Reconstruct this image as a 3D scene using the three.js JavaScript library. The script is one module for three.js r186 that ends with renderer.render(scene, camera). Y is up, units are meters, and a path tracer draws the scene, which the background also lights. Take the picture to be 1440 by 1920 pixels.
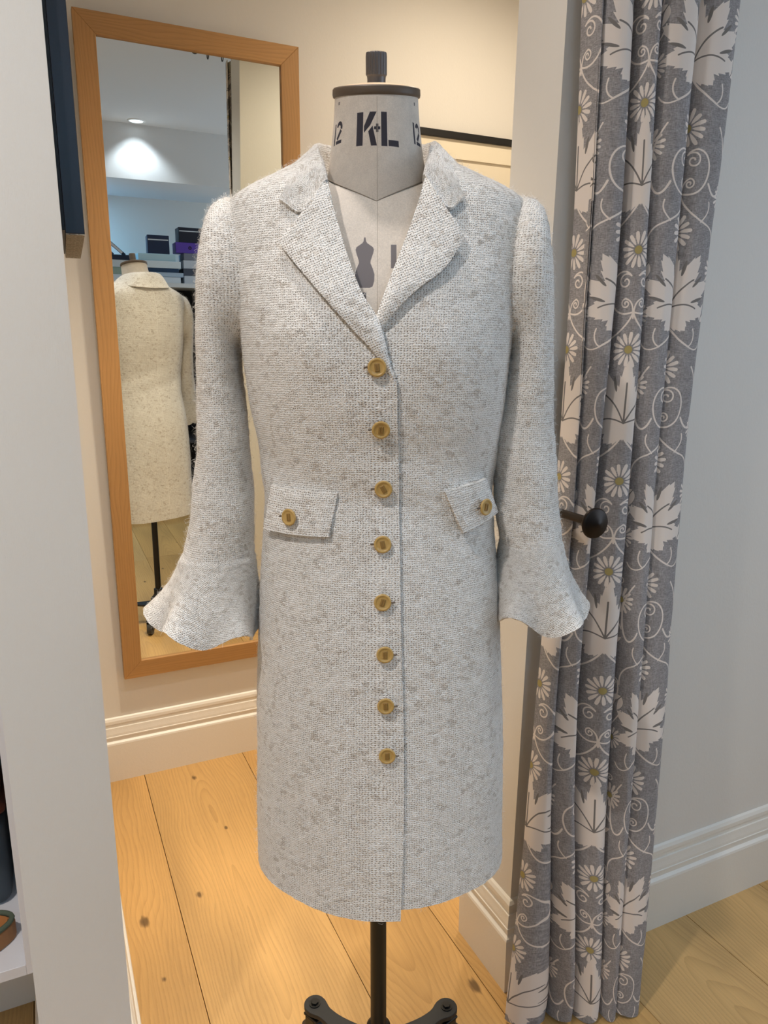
import * as THREE from 'three';
import { mergeGeometries } from 'three/addons/utils/BufferGeometryUtils.js';
import { RoundedBoxGeometry } from 'three/addons/geometries/RoundedBoxGeometry.js';
import { RectAreaLightUniformsLib } from 'three/addons/lights/RectAreaLightUniformsLib.js';
import { ImprovedNoise } from 'three/addons/math/ImprovedNoise.js';

// ---------------------------------------------------------------- camera, light, exposure
RectAreaLightUniformsLib.init();
const scene = new THREE.Scene();
scene.background = new THREE.Color().setRGB(0.62, 0.76, 0.92);   // overcast daylight beyond the added shop window
const rad = Math.PI / 180;
const camera = new THREE.PerspectiveCamera(2 * Math.atan(960 / 1380) / rad, 1440 / 1920, 0.05, 30);
camera.position.set(0, 1.33, 0);
camera.rotation.order = 'YXZ';
camera.rotation.set(-12.3 * rad, -25 * rad, 0);
const renderer = new THREE.WebGLRenderer();
renderer.toneMapping = THREE.LinearToneMapping;
renderer.toneMappingExposure = 1.12;
renderer.shadowMap.enabled = true;

const CEIL = 2.7;
const COOL = new THREE.Color().setRGB(0.90, 1.0, 1.11), NEUTRAL = new THREE.Color().setRGB(1.055, 0.985, 0.93), WARM = new THREE.Color().setRGB(1.06, 0.90, 0.69);
// ceiling downlights: x, z, candela, beam half-angle in degrees, colour, what it stands over
const DOWNLIGHTS = [
  [0.754, 1.035, 1.25, 54, COOL, 'round recessed downlight beside the ceiling bulkhead', 0.35],
  [-0.62, -0.32, 7.6, 66, NEUTRAL, 'round recessed downlight above the shop floor before the coat', 0.6],
  [1.55, 0.15, 1.2, 64, COOL, 'round recessed downlight above the shop floor by the curtain', 0.6],
  [-1.2, 0.8, 3.0, 64, COOL, 'round recessed downlight above the shop floor by the far side wall', 0.6],
  [0.245, -0.99, 2.4, 60, NEUTRAL, 'round recessed downlight directly above the coat', 0.6],
  [0.50, -1.72, 9.5, 36, WARM, 'round recessed warm downlight above the fitting room mirror', 0.85],
  [1.3, -1.70, 4.2, 76, WARM, 'round recessed warm downlight above the framed picture in the fitting room', 0.9],
];

// ---------------------------------------------------------------- helpers
function mulberry(a) { return () => { a |= 0; a = a + 0x6D2B79F5 | 0; let t = Math.imul(a ^ a >>> 15, 1 | a); t = t + Math.imul(t ^ t >>> 7, 61 | t) ^ t; return ((t ^ t >>> 14) >>> 0) / 4294967296; }; }
const used = {};
function numbered(n) { if (used[n] === undefined) { used[n] = 0; return n; } used[n]++; return n + '_' + String(used[n]).padStart(3, '0'); }
function mesh(name, geo, mat, parent) {
  const m = new THREE.Mesh(geo, mat); m.castShadow = m.receiveShadow = true;
  if (parent) { m.name = name; parent.add(m); } else { m.name = numbered(name); scene.add(m); }
  return m;
}
function thing(name, label, category, pos = [0, 0, 0], turn = 0, group) {
  const g = new THREE.Group(); g.name = numbered(name); g.position.set(...pos); g.rotation.y = turn;
  g.userData = { label, category }; if (group) g.userData.group = group;
  scene.add(g); return g;
}
function tag(o, label, category, group) { o.userData.label = label; o.userData.category = category; if (group) o.userData.group = group; return o; }
function structure(o, label) { o.userData.kind = 'structure'; if (label) o.userData.label = label; o.userData.category = o.userData.category || 'structure'; return o; }
function box(x0, x1, y0, y1, z0, z1, r = 0) {
  const g = r ? new RoundedBoxGeometry(x1 - x0, y1 - y0, z1 - z0, 2, r) : new THREE.BoxGeometry(x1 - x0, y1 - y0, z1 - z0);
  g.translate((x0 + x1) / 2, (y0 + y1) / 2, (z0 + z1) / 2); return g;
}
const lerp = (a, b, t) => a + (b - a) * t, clamp = (x, a, b) => Math.min(b, Math.max(a, x));
const sstep = (a, b, x) => { const t = clamp((x - a) / (b - a), 0, 1); return t * t * (3 - 2 * t); };
function table(rows) {       // rows [x, value], x falling or rising; smooth cubic through the values
  const r = rows[0][0] < rows[rows.length - 1][0] ? rows : rows.slice().reverse();
  const n = r.length, m = [];
  for (let i = 0; i < n; i++) {
    const a = r[Math.max(0, i - 1)], b = r[Math.min(n - 1, i + 1)];
    m.push((b[1] - a[1]) / (b[0] - a[0]));
  }
  return x => {
    if (x <= r[0][0]) return r[0][1]; if (x >= r[n - 1][0]) return r[n - 1][1];
    let i = 0; while (x > r[i + 1][0]) i++;
    const h = r[i + 1][0] - r[i][0], t = (x - r[i][0]) / h, t2 = t * t, t3 = t2 * t;
    return (2 * t3 - 3 * t2 + 1) * r[i][1] + (t3 - 2 * t2 + t) * h * m[i] + (-2 * t3 + 3 * t2) * r[i + 1][1] + (t3 - t2) * h * m[i + 1];
  };
}
// a cloth sheet: f(a, b) gives the outer face, th its thickness; rims are closed
function sheet(nu, nv, f, uvf, th, { closed = false, flip = false } = {}) {
  const cols = nu + 1, N = cols * (nv + 1), P = new Float32Array(N * 3), U = new Float32Array(N * 2);
  for (let j = 0; j <= nv; j++) for (let i = 0; i <= nu; i++) {
    const k = j * cols + i, p = f((closed && i === nu ? 0 : i) / nu, j / nv); P[k * 3] = p[0]; P[k * 3 + 1] = p[1]; P[k * 3 + 2] = p[2];
    const q = uvf(i / nu, j / nv, p); U[k * 2] = q[0]; U[k * 2 + 1] = q[1];
  }
  const idx = [];
  const quad = (a, b, c, d) => { if (flip) idx.push(a, c, b, a, d, c); else idx.push(a, b, c, a, c, d); };
  for (let j = 0; j < nv; j++) for (let i = 0; i < nu; i++) { const k = j * cols + i; quad(k, k + 1, k + cols + 1, k + cols); }
  const g = new THREE.BufferGeometry();
  g.setAttribute('position', new THREE.BufferAttribute(P, 3)); g.setIndex(idx); g.computeVertexNormals();
  const n = g.attributes.normal.array;
  if (closed) for (let j = 0; j <= nv; j++) {
    const a = j * cols * 3, b = (j * cols + nu) * 3, v = new THREE.Vector3(n[a] + n[b], n[a + 1] + n[b + 1], n[a + 2] + n[b + 2]).normalize();
    for (const o of [a, b]) { n[o] = v.x; n[o + 1] = v.y; n[o + 2] = v.z; }
  }
  g.setAttribute('uv', new THREE.BufferAttribute(U, 2));
  g.userData = { nu, nv, P, n };
  if (!th) return g;
  const Q = new Float32Array(N * 6), NN = new Float32Array(N * 6), UU = new Float32Array(N * 4);
  Q.set(P); NN.set(n); UU.set(U); UU.set(U, N * 2);
  for (let k = 0; k < N * 3; k++) { Q[N * 3 + k] = P[k] - n[k] * th; NN[N * 3 + k] = -n[k]; }
  const I = idx.slice();
  for (let k = 0; k < idx.length; k += 3) I.push(idx[k] + N, idx[k + 2] + N, idx[k + 1] + N);
  const RP = [], RN = [], RU = [];
  const rim = (a, b) => {
    const o = N * 2 + RP.length / 3, A = new THREE.Vector3(P[a * 3], P[a * 3 + 1], P[a * 3 + 2]), B = new THREE.Vector3(P[b * 3], P[b * 3 + 1], P[b * 3 + 2]);
    const nn = new THREE.Vector3(n[a * 3], n[a * 3 + 1], n[a * 3 + 2]), e = B.clone().sub(A).cross(nn).multiplyScalar(flip ? -1 : 1).normalize();
    for (const k of [a, b, b + N, a + N]) { RP.push(Q[k * 3], Q[k * 3 + 1], Q[k * 3 + 2]); const m = e.clone().addScaledVector(new THREE.Vector3(NN[k * 3], NN[k * 3 + 1], NN[k * 3 + 2]), 0.35).normalize(); RN.push(m.x, m.y, m.z); RU.push(UU[k * 2], UU[k * 2 + 1]); }
    if (flip) I.push(o, o + 1, o + 2, o, o + 2, o + 3); else I.push(o, o + 2, o + 1, o, o + 3, o + 2);
  };
  for (let i = 0; i < nu; i++) { rim(i, i + 1); rim(nv * cols + i + 1, nv * cols + i); }
  if (!closed) for (let j = 0; j < nv; j++) { rim((j + 1) * cols, j * cols); rim(j * cols + nu, (j + 1) * cols + nu); }
  const cat = (a, b) => { const r = new Float32Array(a.length + b.length); r.set(a); r.set(b, a.length); return r; };
  const h = new THREE.BufferGeometry();
  h.setAttribute('position', new THREE.BufferAttribute(cat(Q, RP), 3)); h.setAttribute('normal', new THREE.BufferAttribute(cat(NN, RN), 3));
  h.setAttribute('uv', new THREE.BufferAttribute(cat(UU, RU), 2)); h.setIndex(I); h.userData = g.userData;
  return h;
}
function tube(pts, r, seg = 24, rs = 8) { return new THREE.TubeGeometry(new THREE.CatmullRomCurve3(pts.map(p => new THREE.Vector3(...p))), seg, r, rs, false); }
function lathe(prof, seg = 40) { return new THREE.LatheGeometry(prof.map(p => new THREE.Vector2(p[0], p[1])), seg); }
function cylBetween(a, b, r, seg = 16) {
  const A = new THREE.Vector3(...a), B = new THREE.Vector3(...b), d = B.clone().sub(A), g = new THREE.CylinderGeometry(r, r, d.length(), seg);
  g.applyQuaternion(new THREE.Quaternion().setFromUnitVectors(new THREE.Vector3(0, 1, 0), d.clone().normalize())); g.translate(...A.add(B).multiplyScalar(0.5).toArray()); return g;
}
// periodic value noise for textures
function noise2(seed, nx, ny) {
  const r = mulberry(seed), t = new Float32Array(nx * ny); for (let i = 0; i < t.length; i++) t[i] = r();
  return (x, y) => {
    const xi = Math.floor(x), yi = Math.floor(y); let fx = x - xi, fy = y - yi; fx = fx * fx * (3 - 2 * fx); fy = fy * fy * (3 - 2 * fy);
    const x0 = ((xi % nx) + nx) % nx, x1 = (x0 + 1) % nx, y0 = ((yi % ny) + ny) % ny, y1 = (y0 + 1) % ny;
    return lerp(lerp(t[y0 * nx + x0], t[y0 * nx + x1], fx), lerp(t[y1 * nx + x0], t[y1 * nx + x1], fx), fy);
  };
}
function dataTex(w, h, fn, srgb) {
  const d = new Uint8Array(w * h * 4);
  for (let y = 0; y < h; y++) for (let x = 0; x < w; x++) { const c = fn(x, y), k = (y * w + x) * 4; d[k] = clamp(c[0], 0, 255); d[k + 1] = clamp(c[1], 0, 255); d[k + 2] = clamp(c[2], 0, 255); d[k + 3] = 255; }
  const t = new THREE.DataTexture(d, w, h); t.magFilter = THREE.LinearFilter; t.minFilter = THREE.LinearMipmapLinearFilter; t.generateMipmaps = true;
  t.wrapS = t.wrapT = THREE.RepeatWrapping; if (srgb) t.colorSpace = THREE.SRGBColorSpace; t.needsUpdate = true; return t;
}
const std = (color, roughness = 0.8, o = {}) => new THREE.MeshStandardMaterial({ color, roughness, ...o });
const perlin = new ImprovedNoise();

// ---------------------------------------------------------------- textures and materials
// oak: 0.32 m across, 2.4 m along
function oakTexture(seed, knots, base, w = 384, h = 2048, W = 0.32, L = 2.4) {
  const a = noise2(seed, 16, 64), b = noise2(seed + 1, 64, 32), c = noise2(seed + 2, 256, 64), r = mulberry(seed + 3), e = noise2(seed + 4, 8, 16);
  const xc = 0.06 + r() * 0.2, ph = r() * 7;
  return dataTex(w, h, (px, py) => {
    const x = px / w * W, y = py / h * L;
    let dark = 0, warp = 0;
    for (const [kx, ky, kr] of knots) {
      const dx = (x - kx), dy = (y - ky) * 0.55, d = Math.hypot(dx, dy);
      warp += kr * 3.2 * Math.exp(-(d * d) / (kr * kr * 26)) ;
      const q = Math.hypot(x - kx, (y - ky) * 0.55) / kr + (b(x * 300, y * 60) - 0.5) * 0.7; if (q < 1.5) dark = Math.max(dark, 1 - sstep(0.35, 1.5, q));
    }
    const wob = (a(x * 18, y * 5) - 0.5) * 0.03 + (b(x * 60, y * 12) - 0.5) * 0.006;
    const hgt = 0.012 + 0.05 * (0.5 + 0.5 * Math.sin(y * 2.3 + ph)) + (e(0.5, y * 4) - 0.5) * 0.03;
    const rr = Math.hypot(x - xc + wob, hgt * 1.2) + warp * 0.35;
    const ring = rr * 115 + a(x * 9, y * 3) * 1.6, s = ring - Math.floor(ring);
    const line = Math.pow(s, 3) * 0.55;
    const pore = Math.max(0, c(x * 800, y * 26) - 0.55) * 0.9 + (c(x * 420 + 31, y * 8) - 0.5) * 0.35;
    const tone = (e(x * 12, y * 3.3) - 0.5) * 0.16;
    const v = 1 - 0.13 * line - 0.10 * pore + tone * 1.0, k = dark * 0.42;
    return [base[0] * v * (1 - k), base[1] * (v - 0.02 * line) * (1 - k * 1.05), base[2] * (v - 0.05 * line) * (1 - k * 1.1)];
  }, true);
}
const OAK = [214, 171, 118];
const oakFloor = [
  oakTexture(11, [[0.14, 0.105, 0.006], [0.174, 0.40, 0.004], [0.052, 0.636, 0.006], [0.25, 1.9, 0.006]], [207, 165, 104]),
  oakTexture(23, [[0.238, 0.67, 0.009], [0.255, 0.86, 0.004], [0.1, 1.6, 0.006]], [202, 159, 98]),
  oakTexture(37, [[0.20, 0.8, 0.008], [0.08, 1.75, 0.005]], [210, 170, 111]),
  oakTexture(51, [[0.12, 0.3, 0.006], [0.214, 1.16, 0.010], [0.06, 2.1, 0.006]], [199, 156, 95]),
];
const plankMat = oakFloor.map(map => std(0xffffff, 0.42, { map, bumpMap: map, bumpScale: 0.0004 }));
const frameOak = (() => { const t = oakTexture(77, [], [184, 138, 84], 256, 1024, 0.12, 2.0); return std(0xffffff, 0.5, { map: t, bumpMap: t, bumpScale: 0.0003 }); })();

const paintNoise = (() => { const a = noise2(5, 128, 128), b = noise2(6, 32, 32); return dataTex(256, 256, (x, y) => { const v = 128 + (a(x / 2, y / 2) - 0.5) * 90 + (b(x / 8, y / 8) - 0.5) * 60; return [v, v, v]; }); })();
const paint = (c, rough = 0.75) => { const t = paintNoise.clone(); t.repeat.set(6, 6); t.needsUpdate = true; return std(c, rough, { bumpMap: t, bumpScale: 0.0003 }); };
const wallPaint = paint(0xe4e0d9), ceilPaint = paint(0xe4e4e4, 0.9), trimGloss = paint(0xebe6dc, 0.38);
const whiteBoard = std(0xe2e0e2, 0.5), blackMetal = std(0x060606, 0.42), bronze = std(0x2a221d, 0.4, { metalness: 0.6 });

// tweed: an open basket weave of off-white bouclé yarn with beige-grey slubs; one tile is 0.256 m, 64 threads each way
const TW = 2048, TILE = 0.38;
const tweed = (() => {
  const NT = 128, PX = TW / NT, r = mulberry(91);
  const jx = noise2(92, 128, 256), jy = noise2(93, 256, 128), f1 = noise2(94, 1024, 1024), f2 = noise2(95, 256, 256), f3 = noise2(96, 24, 24);
  const slub = new Float32Array(NT * NT), thickW = new Float32Array(NT * NT), thickF = new Float32Array(NT * NT);
  for (let k = 0; k < NT * NT; k++) { thickW[k] = 0.32 + 0.15 * r(); thickF[k] = 0.32 + 0.15 * r(); }
  for (let n = 0; n < 460; n++) {       // slub clusters: a row or two of short runs
    const i0 = Math.floor(r() * NT), j0 = Math.floor(r() * NT), rows = 1 + Math.floor(r() * 2.6), amt = 0.28 + 0.52 * r();
    for (let q = 0; q < rows; q++) { const len = 2 + Math.floor(r() * 2.2), st = Math.floor(r() * 2); for (let e = 0; e < len; e++) slub[((j0 + q) % NT) * NT + (i0 + st + e) % NT] = amt * (0.6 + 0.4 * r()); }
  }
  const C = new Uint8Array(TW * TW * 4), B = new Uint8Array(TW * TW * 4);
  for (let y = 0; y < TW; y++) for (let x = 0; x < TW; x++) {
    const gx = x / PX + (jx(x / PX, y / 8) - 0.5) * 0.5, gy = y / PX + (jy(x / 8, y / PX) - 0.5) * 0.5;
    const i = ((Math.floor(gx) % NT) + NT) % NT, j = ((Math.floor(gy) % NT) + NT) % NT, fx = gx - Math.floor(gx), fy = gy - Math.floor(gy), k = j * NT + i;
    const fz = f1(x / 2, y / 2), lump = f2(x / 8, y / 8);
    const pw = Math.max(0, 1 - Math.abs(fx - 0.5) / (thickW[k] * (0.78 + 0.44 * lump))), pf = Math.max(0, 1 - Math.abs(fy - 0.5) / (thickF[k] * (0.78 + 0.44 * lump)));
    const over = (i + j) % 2 === 0;
    const hw = Math.sqrt(pw) * (over ? 1 : 0.8), hf = Math.sqrt(pf) * (over ? 0.8 : 1), h = Math.max(hw, hf);
    const fuzz = f3(x / TW * 24, y / TW * 24);
    const cover = sstep(0.10, 0.55, h + (fz - 0.5) * 0.3 + Math.max(0, fuzz - 0.6) * 1.1);
    let cr = 250 + (fz - 0.5) * 14, cg = 247 + (fz - 0.5) * 14, cb = 242 + (fz - 0.5) * 16;
    const sl = slub[k] * (0.55 + 0.6 * lump);
    cr = lerp(cr, 182, sl * 0.7); cg = lerp(cg, 169, sl * 0.7); cb = lerp(cb, 155, sl * 0.7);
    const gk = 1 - 0.22 * sl, q = (y * TW + x) * 4;        // what shows between the threads is the lining
    C[q] = clamp(lerp(162 * gk, cr, cover), 0, 255); C[q + 1] = clamp(lerp(150 * gk, cg, cover), 0, 255); C[q + 2] = clamp(lerp(138 * gk, cb, cover), 0, 255); C[q + 3] = 255;
    const bb = clamp(h * 190 + fz * 65, 0, 255); B[q] = B[q + 1] = B[q + 2] = bb; B[q + 3] = 255;
  }
  const mk = (d, srgb) => { const t = new THREE.DataTexture(d, TW, TW); t.magFilter = THREE.LinearFilter; t.minFilter = THREE.LinearMipmapLinearFilter; t.generateMipmaps = true; t.wrapS = t.wrapT = THREE.RepeatWrapping; if (srgb) t.colorSpace = THREE.SRGBColorSpace; t.needsUpdate = true; return t; };
  return new THREE.MeshStandardMaterial({ map: mk(C, true), bumpMap: mk(B), bumpScale: 0.0018, roughness: 1 });
})();
const tuv = (u, v) => [u / TILE, v / TILE];

// ---------------------------------------------------------------- the room
const floor = structure(mesh('floor', box(-2.35, 2.85, -0.12, -0.022, -2.45, 2.05), std(0x8a6a45, 0.9)), 'wide oak plank floor running from shop into fitting room');
{
  const seams = [-2.2, -1.9, -1.62, -1.32, -1.02, -0.72, -0.42, -0.12, 0.203, 0.522, 0.756, 1.03, 1.308, 1.56, 1.86, 2.14, 2.42, 2.7], r = mulberry(7);
  for (let i = 0; i + 1 < seams.length; i++) {
    const x0 = seams[i] + 0.0009, x1 = seams[i + 1] - 0.0009;
    let z = -2.28, first = true;
    while (z < 1.9) {
      let len = first ? 1.3 + r() * 1.3 : 2.0 + r() * 0.3; if (i === 8) len = first ? 2.3 : len; if (i === 9) len = first ? 2.35 : len; if (i === 7 && first) len = 2.1;
      const z1 = Math.min(1.9, z + len), g = box(x0, x1, -0.022, (r() - 0.5) * 0.0006, z + 0.0008, z1 - 0.0008);
      const uv = g.attributes.uv, p = g.attributes.position, off = r() * 0.2;
      for (let k = 0; k < uv.count; k++) uv.setXY(k, (p.getX(k) - x0) / 0.32, (p.getZ(k) - z) / 2.4 + (first ? 0 : off));
      mesh('plank', g, plankMat[i === 7 && first ? 1 : (i * 7 + (first ? 0 : 2) + (i >> 1)) % 4], floor);
      z = z1; first = false;
    }
  }
}
structure(mesh('ceiling', box(-2.35, 2.85, CEIL, CEIL + 0.12, -2.45, 2.05), ceilPaint), 'plain white ceiling over shop and fitting room');
// end of the partition between fitting room and shelf alcove
structure(mesh('wall_partition', box(-0.0848, 0.0478, 0, CEIL, -2.28, -1.08), wallPaint), 'narrow pale wall end beside the mirror');
structure(mesh('wall_back', box(0.0, 2.15, 0, CEIL, -2.42, -2.28), wallPaint), 'cream fitting room wall carrying the oak framed mirror');
structure(mesh('wall_fitting_side', box(2.0, 2.15, 0, CEIL, -2.28, -1.24), wallPaint), 'cream side wall of the fitting room');
{ // wall beside the opening: its end face is a little out of plumb
  const g = box(0.8015, 2.85, 0, CEIL, -1.24, -1.10), p = g.attributes.position;
  for (let k = 0; k < p.count; k++) if (p.getX(k) < 0.81) p.setX(k, 0.8015 + 0.0224 * p.getY(k));
  g.computeVertexNormals();
  structure(mesh('wall_right', g, wallPaint), 'pale wall beside the opening with the curtain against it');
}
{ // side wall with a window added out of view for cool side light
  const parts = [box(2.7, 2.85, 0, 0.85, -1.1, 2.05), box(2.7, 2.85, 2.35, CEIL, -1.1, 2.05), box(2.7, 2.85, 0.85, 2.35, -1.1, -0.25), box(2.7, 2.85, 0.85, 2.35, 1.45, 2.05)];
  structure(mesh('wall_shop_right', mergeGeometries(parts), wallPaint), 'pale shop wall around the added window');
  const w = new THREE.Group(); w.name = 'added_window_1'; w.position.set(2.78, 0.85, 0.6); scene.add(w); structure(w, 'white framed window added out of view to bring in cool light');
  for (const g of [box(-0.03, 0.03, 0, 0.06, -0.85, 0.85), box(-0.03, 0.03, 1.44, 1.5, -0.85, 0.85), box(-0.03, 0.03, 0.06, 1.44, -0.85, -0.79), box(-0.03, 0.03, 0.06, 1.44, 0.79, 0.85), box(-0.03, 0.03, 0.06, 1.44, -0.03, 0.03)]) mesh('added_window_frame', g, whiteBoard, w);
  for (const z of [-0.41, 0.41]) mesh('added_pane', box(-0.003, 0.003, 0.06, 1.44, z - 0.38, z + 0.38), new THREE.MeshPhysicalMaterial({ color: 0xffffff, transmission: 1, roughness: 0, thickness: 0 }), w);
  const addedDay = new THREE.RectAreaLight(new THREE.Color().setRGB(0.80, 0.97, 1.19), 1.8, 1.6, 1.38); addedDay.position.set(-0.09, 0.75, 0); addedDay.rotation.y = Math.PI / 2; w.add(addedDay);  // area light added in the unseen window to cool the right-hand side
}
structure(mesh('wall_shop_left', box(-2.35, -2.2, 0, CEIL, -1.62, 2.05), wallPaint));
structure(mesh('wall_alcove', box(-2.2, -0.0848, 0, CEIL, -1.62, -1.5), wallPaint), 'white wall behind the hanging shelf unit');
structure(mesh('wall_shop_back', box(-2.2, 2.7, 0, CEIL, 1.9, 2.05), wallPaint), 'pale wall behind the high shelf seen in the mirror');
structure(mesh('wall_bulkhead', box(-2.2, 2.7, 2.356, CEIL, 1.13, 1.9), ceilPaint), 'white boxed bulkhead under the ceiling seen in the mirror');

// moulded skirting
const SKIRT = [[0, 0], [0.022, 0], [0.022, 0.124], [0.0205, 0.129], [0.0155, 0.133], [0.0145, 0.134], [0.0145, 0.145], [0.0165, 0.1455], [0.0165, 0.149], [0.0148, 0.150], [0.0142, 0.157], [0.0118, 0.168], [0.0105, 0.176], [0.0070, 0.1765], [0.0070, 0.188], [0.0092, 0.189], [0.0086, 0.198], [0.0050, 0.205], [0.0010, 0.208], [0, 0.208]];
function skirting(name, path, mat, label) {
  const n = path.length, pos = [], idx = [], m = SKIRT.length;
  const nor = i => { const d = [path[i + 1][0] - path[i][0], path[i + 1][1] - path[i][1]], l = Math.hypot(...d); return [d[1] / l, -d[0] / l]; };
  for (let seg = 0; seg < n - 1; seg++) for (let k = 0; k < m - 1; k++) {
    const q = [];
    for (const [e, kk] of [[seg, k], [seg + 1, k], [seg + 1, k + 1], [seg, k + 1]]) {
      const a = e > 0 ? nor(e - 1) : nor(0), b = e < n - 1 ? nor(e) : nor(n - 2), s = 1 + a[0] * b[0] + a[1] * b[1], mx = (a[0] + b[0]) / s, mz = (a[1] + b[1]) / s;
      q.push([path[e][0] + mx * SKIRT[kk][0], SKIRT[kk][1], path[e][1] + mz * SKIRT[kk][0]]);
    }
    const o = pos.length / 3; for (const v of q) pos.push(...v); idx.push(o, o + 1, o + 2, o, o + 2, o + 3);
  }
  for (const [e, s] of [[0, 1], [n - 1, -1]]) {
    const nn = e ? nor(n - 2) : nor(0), o = pos.length / 3;
    for (const [d, h] of SKIRT) pos.push(path[e][0] + nn[0] * d, h, path[e][1] + nn[1] * d);
    for (let k = 1; k < m - 1; k++) s > 0 ? idx.push(o, o + k, o + k + 1) : idx.push(o, o + k + 1, o + k);
  }
  let g = new THREE.BufferGeometry(); g.setAttribute('position', new THREE.Float32BufferAttribute(pos, 3)); g.setIndex(idx);
  g.setAttribute('uv', new THREE.Float32BufferAttribute(pos.flatMap((v, i) => i % 3 === 0 ? [pos[i] + pos[i + 2], pos[i + 1]] : []), 2));
  g.computeVertexNormals();
  return structure(mesh(name, g, mat), label);
}
skirting('baseboard_right', [[2.7, -1.10], [0.806, -1.10], [0.806, -1.245], [2.0, -1.245]], trimGloss, 'moulded white skirting turning the corner of the opening');
skirting('baseboard_back', [[2.0, -2.28], [0.0478, -2.28], [0.0478, -1.082]], trimGloss, 'moulded cream skirting below the mirror');
skirting('baseboard_alcove', [[-0.0848, -1.082], [-0.0848, -1.5], [-2.2, -1.5]], trimGloss, 'moulded white skirting under the hanging shelf unit');

// downlights: a trim ring, a glowing disc and the light in front of it
for (const [x, z, cd, ang, col, label, pen] of DOWNLIGHTS) {
  const t = thing('ceiling_downlight', label, 'downlight', [x, CEIL, z]);
  mesh('trim_ring', lathe([[0.044, -0.001], [0.046, -0.006], [0.056, -0.004], [0.058, 0.0]], 40), std(0xf2f2f2, 0.4), t);
  const d = new THREE.CircleGeometry(0.044, 40); d.rotateX(Math.PI / 2); d.translate(0, -0.003, 0);
  mesh('lamp_disc', d, new THREE.MeshStandardMaterial({ color: 0x222222, emissive: col, emissiveIntensity: 2.2 }), t);
  const s = new THREE.SpotLight(col, cd, 0, ang * rad, pen, 2); s.position.set(0, -0.012, 0); s.target.position.set(0, -2, 0); s.castShadow = true; s.shadow.radius = 2.2; s.shadow.mapSize.set(1024, 1024);
  t.add(s); t.add(s.target);
}

// ---------------------------------------------------------------- wall mirror in an oak frame (hangs with its top tipped forward)
{
  const W = 0.6, H = 1.84, B = 0.0535, D = 0.026;
  const t = thing('wall_mirror', 'tall wall mirror in a wide oak frame reflecting the back of the coat', 'mirror', [0.466, 0.34, -2.277], 0);
  t.rotation.x = 1.0 * rad;
  const rail = (pts, along) => {
    const s = new THREE.Shape(pts.map(p => new THREE.Vector2(...p))), g = new THREE.ExtrudeGeometry(s, { depth: D - 0.003, bevelEnabled: true, bevelThickness: 0.0015, bevelSize: 0.0012, bevelOffset: -0.0012, bevelSegments: 2 });
    const p = g.attributes.position, uv = g.attributes.uv;
    for (let k = 0; k < p.count; k++) { const x = p.getX(k), y = p.getY(k); along ? uv.setXY(k, y / 0.12 + along * 0.3, x / 2 + along * 0.17) : uv.setXY(k, x / 0.12, y / 2); }
    g.translate(0, 0, 0.0015); return g;
  };
  const x0 = -W / 2, x1 = W / 2;
  mesh('frame_rail', rail([[x0, 0], [x1, 0], [x1 - B, B], [x0 + B, B]], 1), frameOak, t);
  mesh('frame_rail', rail([[x0, H], [x0 + B, H - B], [x1 - B, H - B], [x1, H]], 2), frameOak, t);
  mesh('frame_rail', rail([[x0, 0], [x0 + B, B], [x0 + B, H - B], [x0, H]], 0), frameOak, t);
  mesh('frame_rail', rail([[x1, 0], [x1, H], [x1 - B, H - B], [x1 - B, B]], 0), frameOak, t);
  mesh('mirror_glass', box(x0 + B - 0.004, x1 - B + 0.004, B - 0.004, H - B + 0.004, 0.006, 0.016), new THREE.MeshStandardMaterial({ color: 0xe6ebe8, metalness: 1, roughness: 0.0 }), t);
  mesh('backing', box(x0 + 0.01, x1 - 0.01, 0.01, H - 0.01, 0.001, 0.0055), std(0x6d5a44, 0.9), t);
}
// framed picture on the same wall
{
  const t = thing('framed_picture', 'thin black picture frame with cream mount on the cream wall', 'picture', [1.30, 1.224, -2.278]);
  const W = 0.64, H = 0.804, b = 0.022;
  const blk = std(0x0e0e10, 0.45);
  for (const g of [box(-W / 2, W / 2, 0, b, 0, 0.022, 0.002), box(-W / 2, W / 2, H - b, H, 0, 0.022, 0.002), box(-W / 2, -W / 2 + b, b, H - b, 0, 0.022, 0.002), box(W / 2 - b, W / 2, b, H - b, 0, 0.022, 0.002)]) mesh('frame_rail', g, blk, t);
  const s = new THREE.Shape([[-W / 2 + b, b], [W / 2 - b, b], [W / 2 - b, H - b], [-W / 2 + b, H - b]].map(p => new THREE.Vector2(...p)));
  const hole = new THREE.Path([[-W / 2 + 0.085, 0.085], [-W / 2 + 0.085, H - 0.08], [W / 2 - 0.085, H - 0.08], [W / 2 - 0.085, 0.085]].map(p => new THREE.Vector2(...p))); s.holes.push(hole);
  const mount = new THREE.ExtrudeGeometry(s, { depth: 0.004, bevelEnabled: false }); mount.translate(0, 0, 0.010);
  mesh('mount', mount, std(0xece2cc, 0.9), t);
  mesh('print', box(-W / 2 + b, W / 2 - b, b, H - b, 0.003, 0.0085), std(0xe9dfca, 0.85), t);
}
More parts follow.
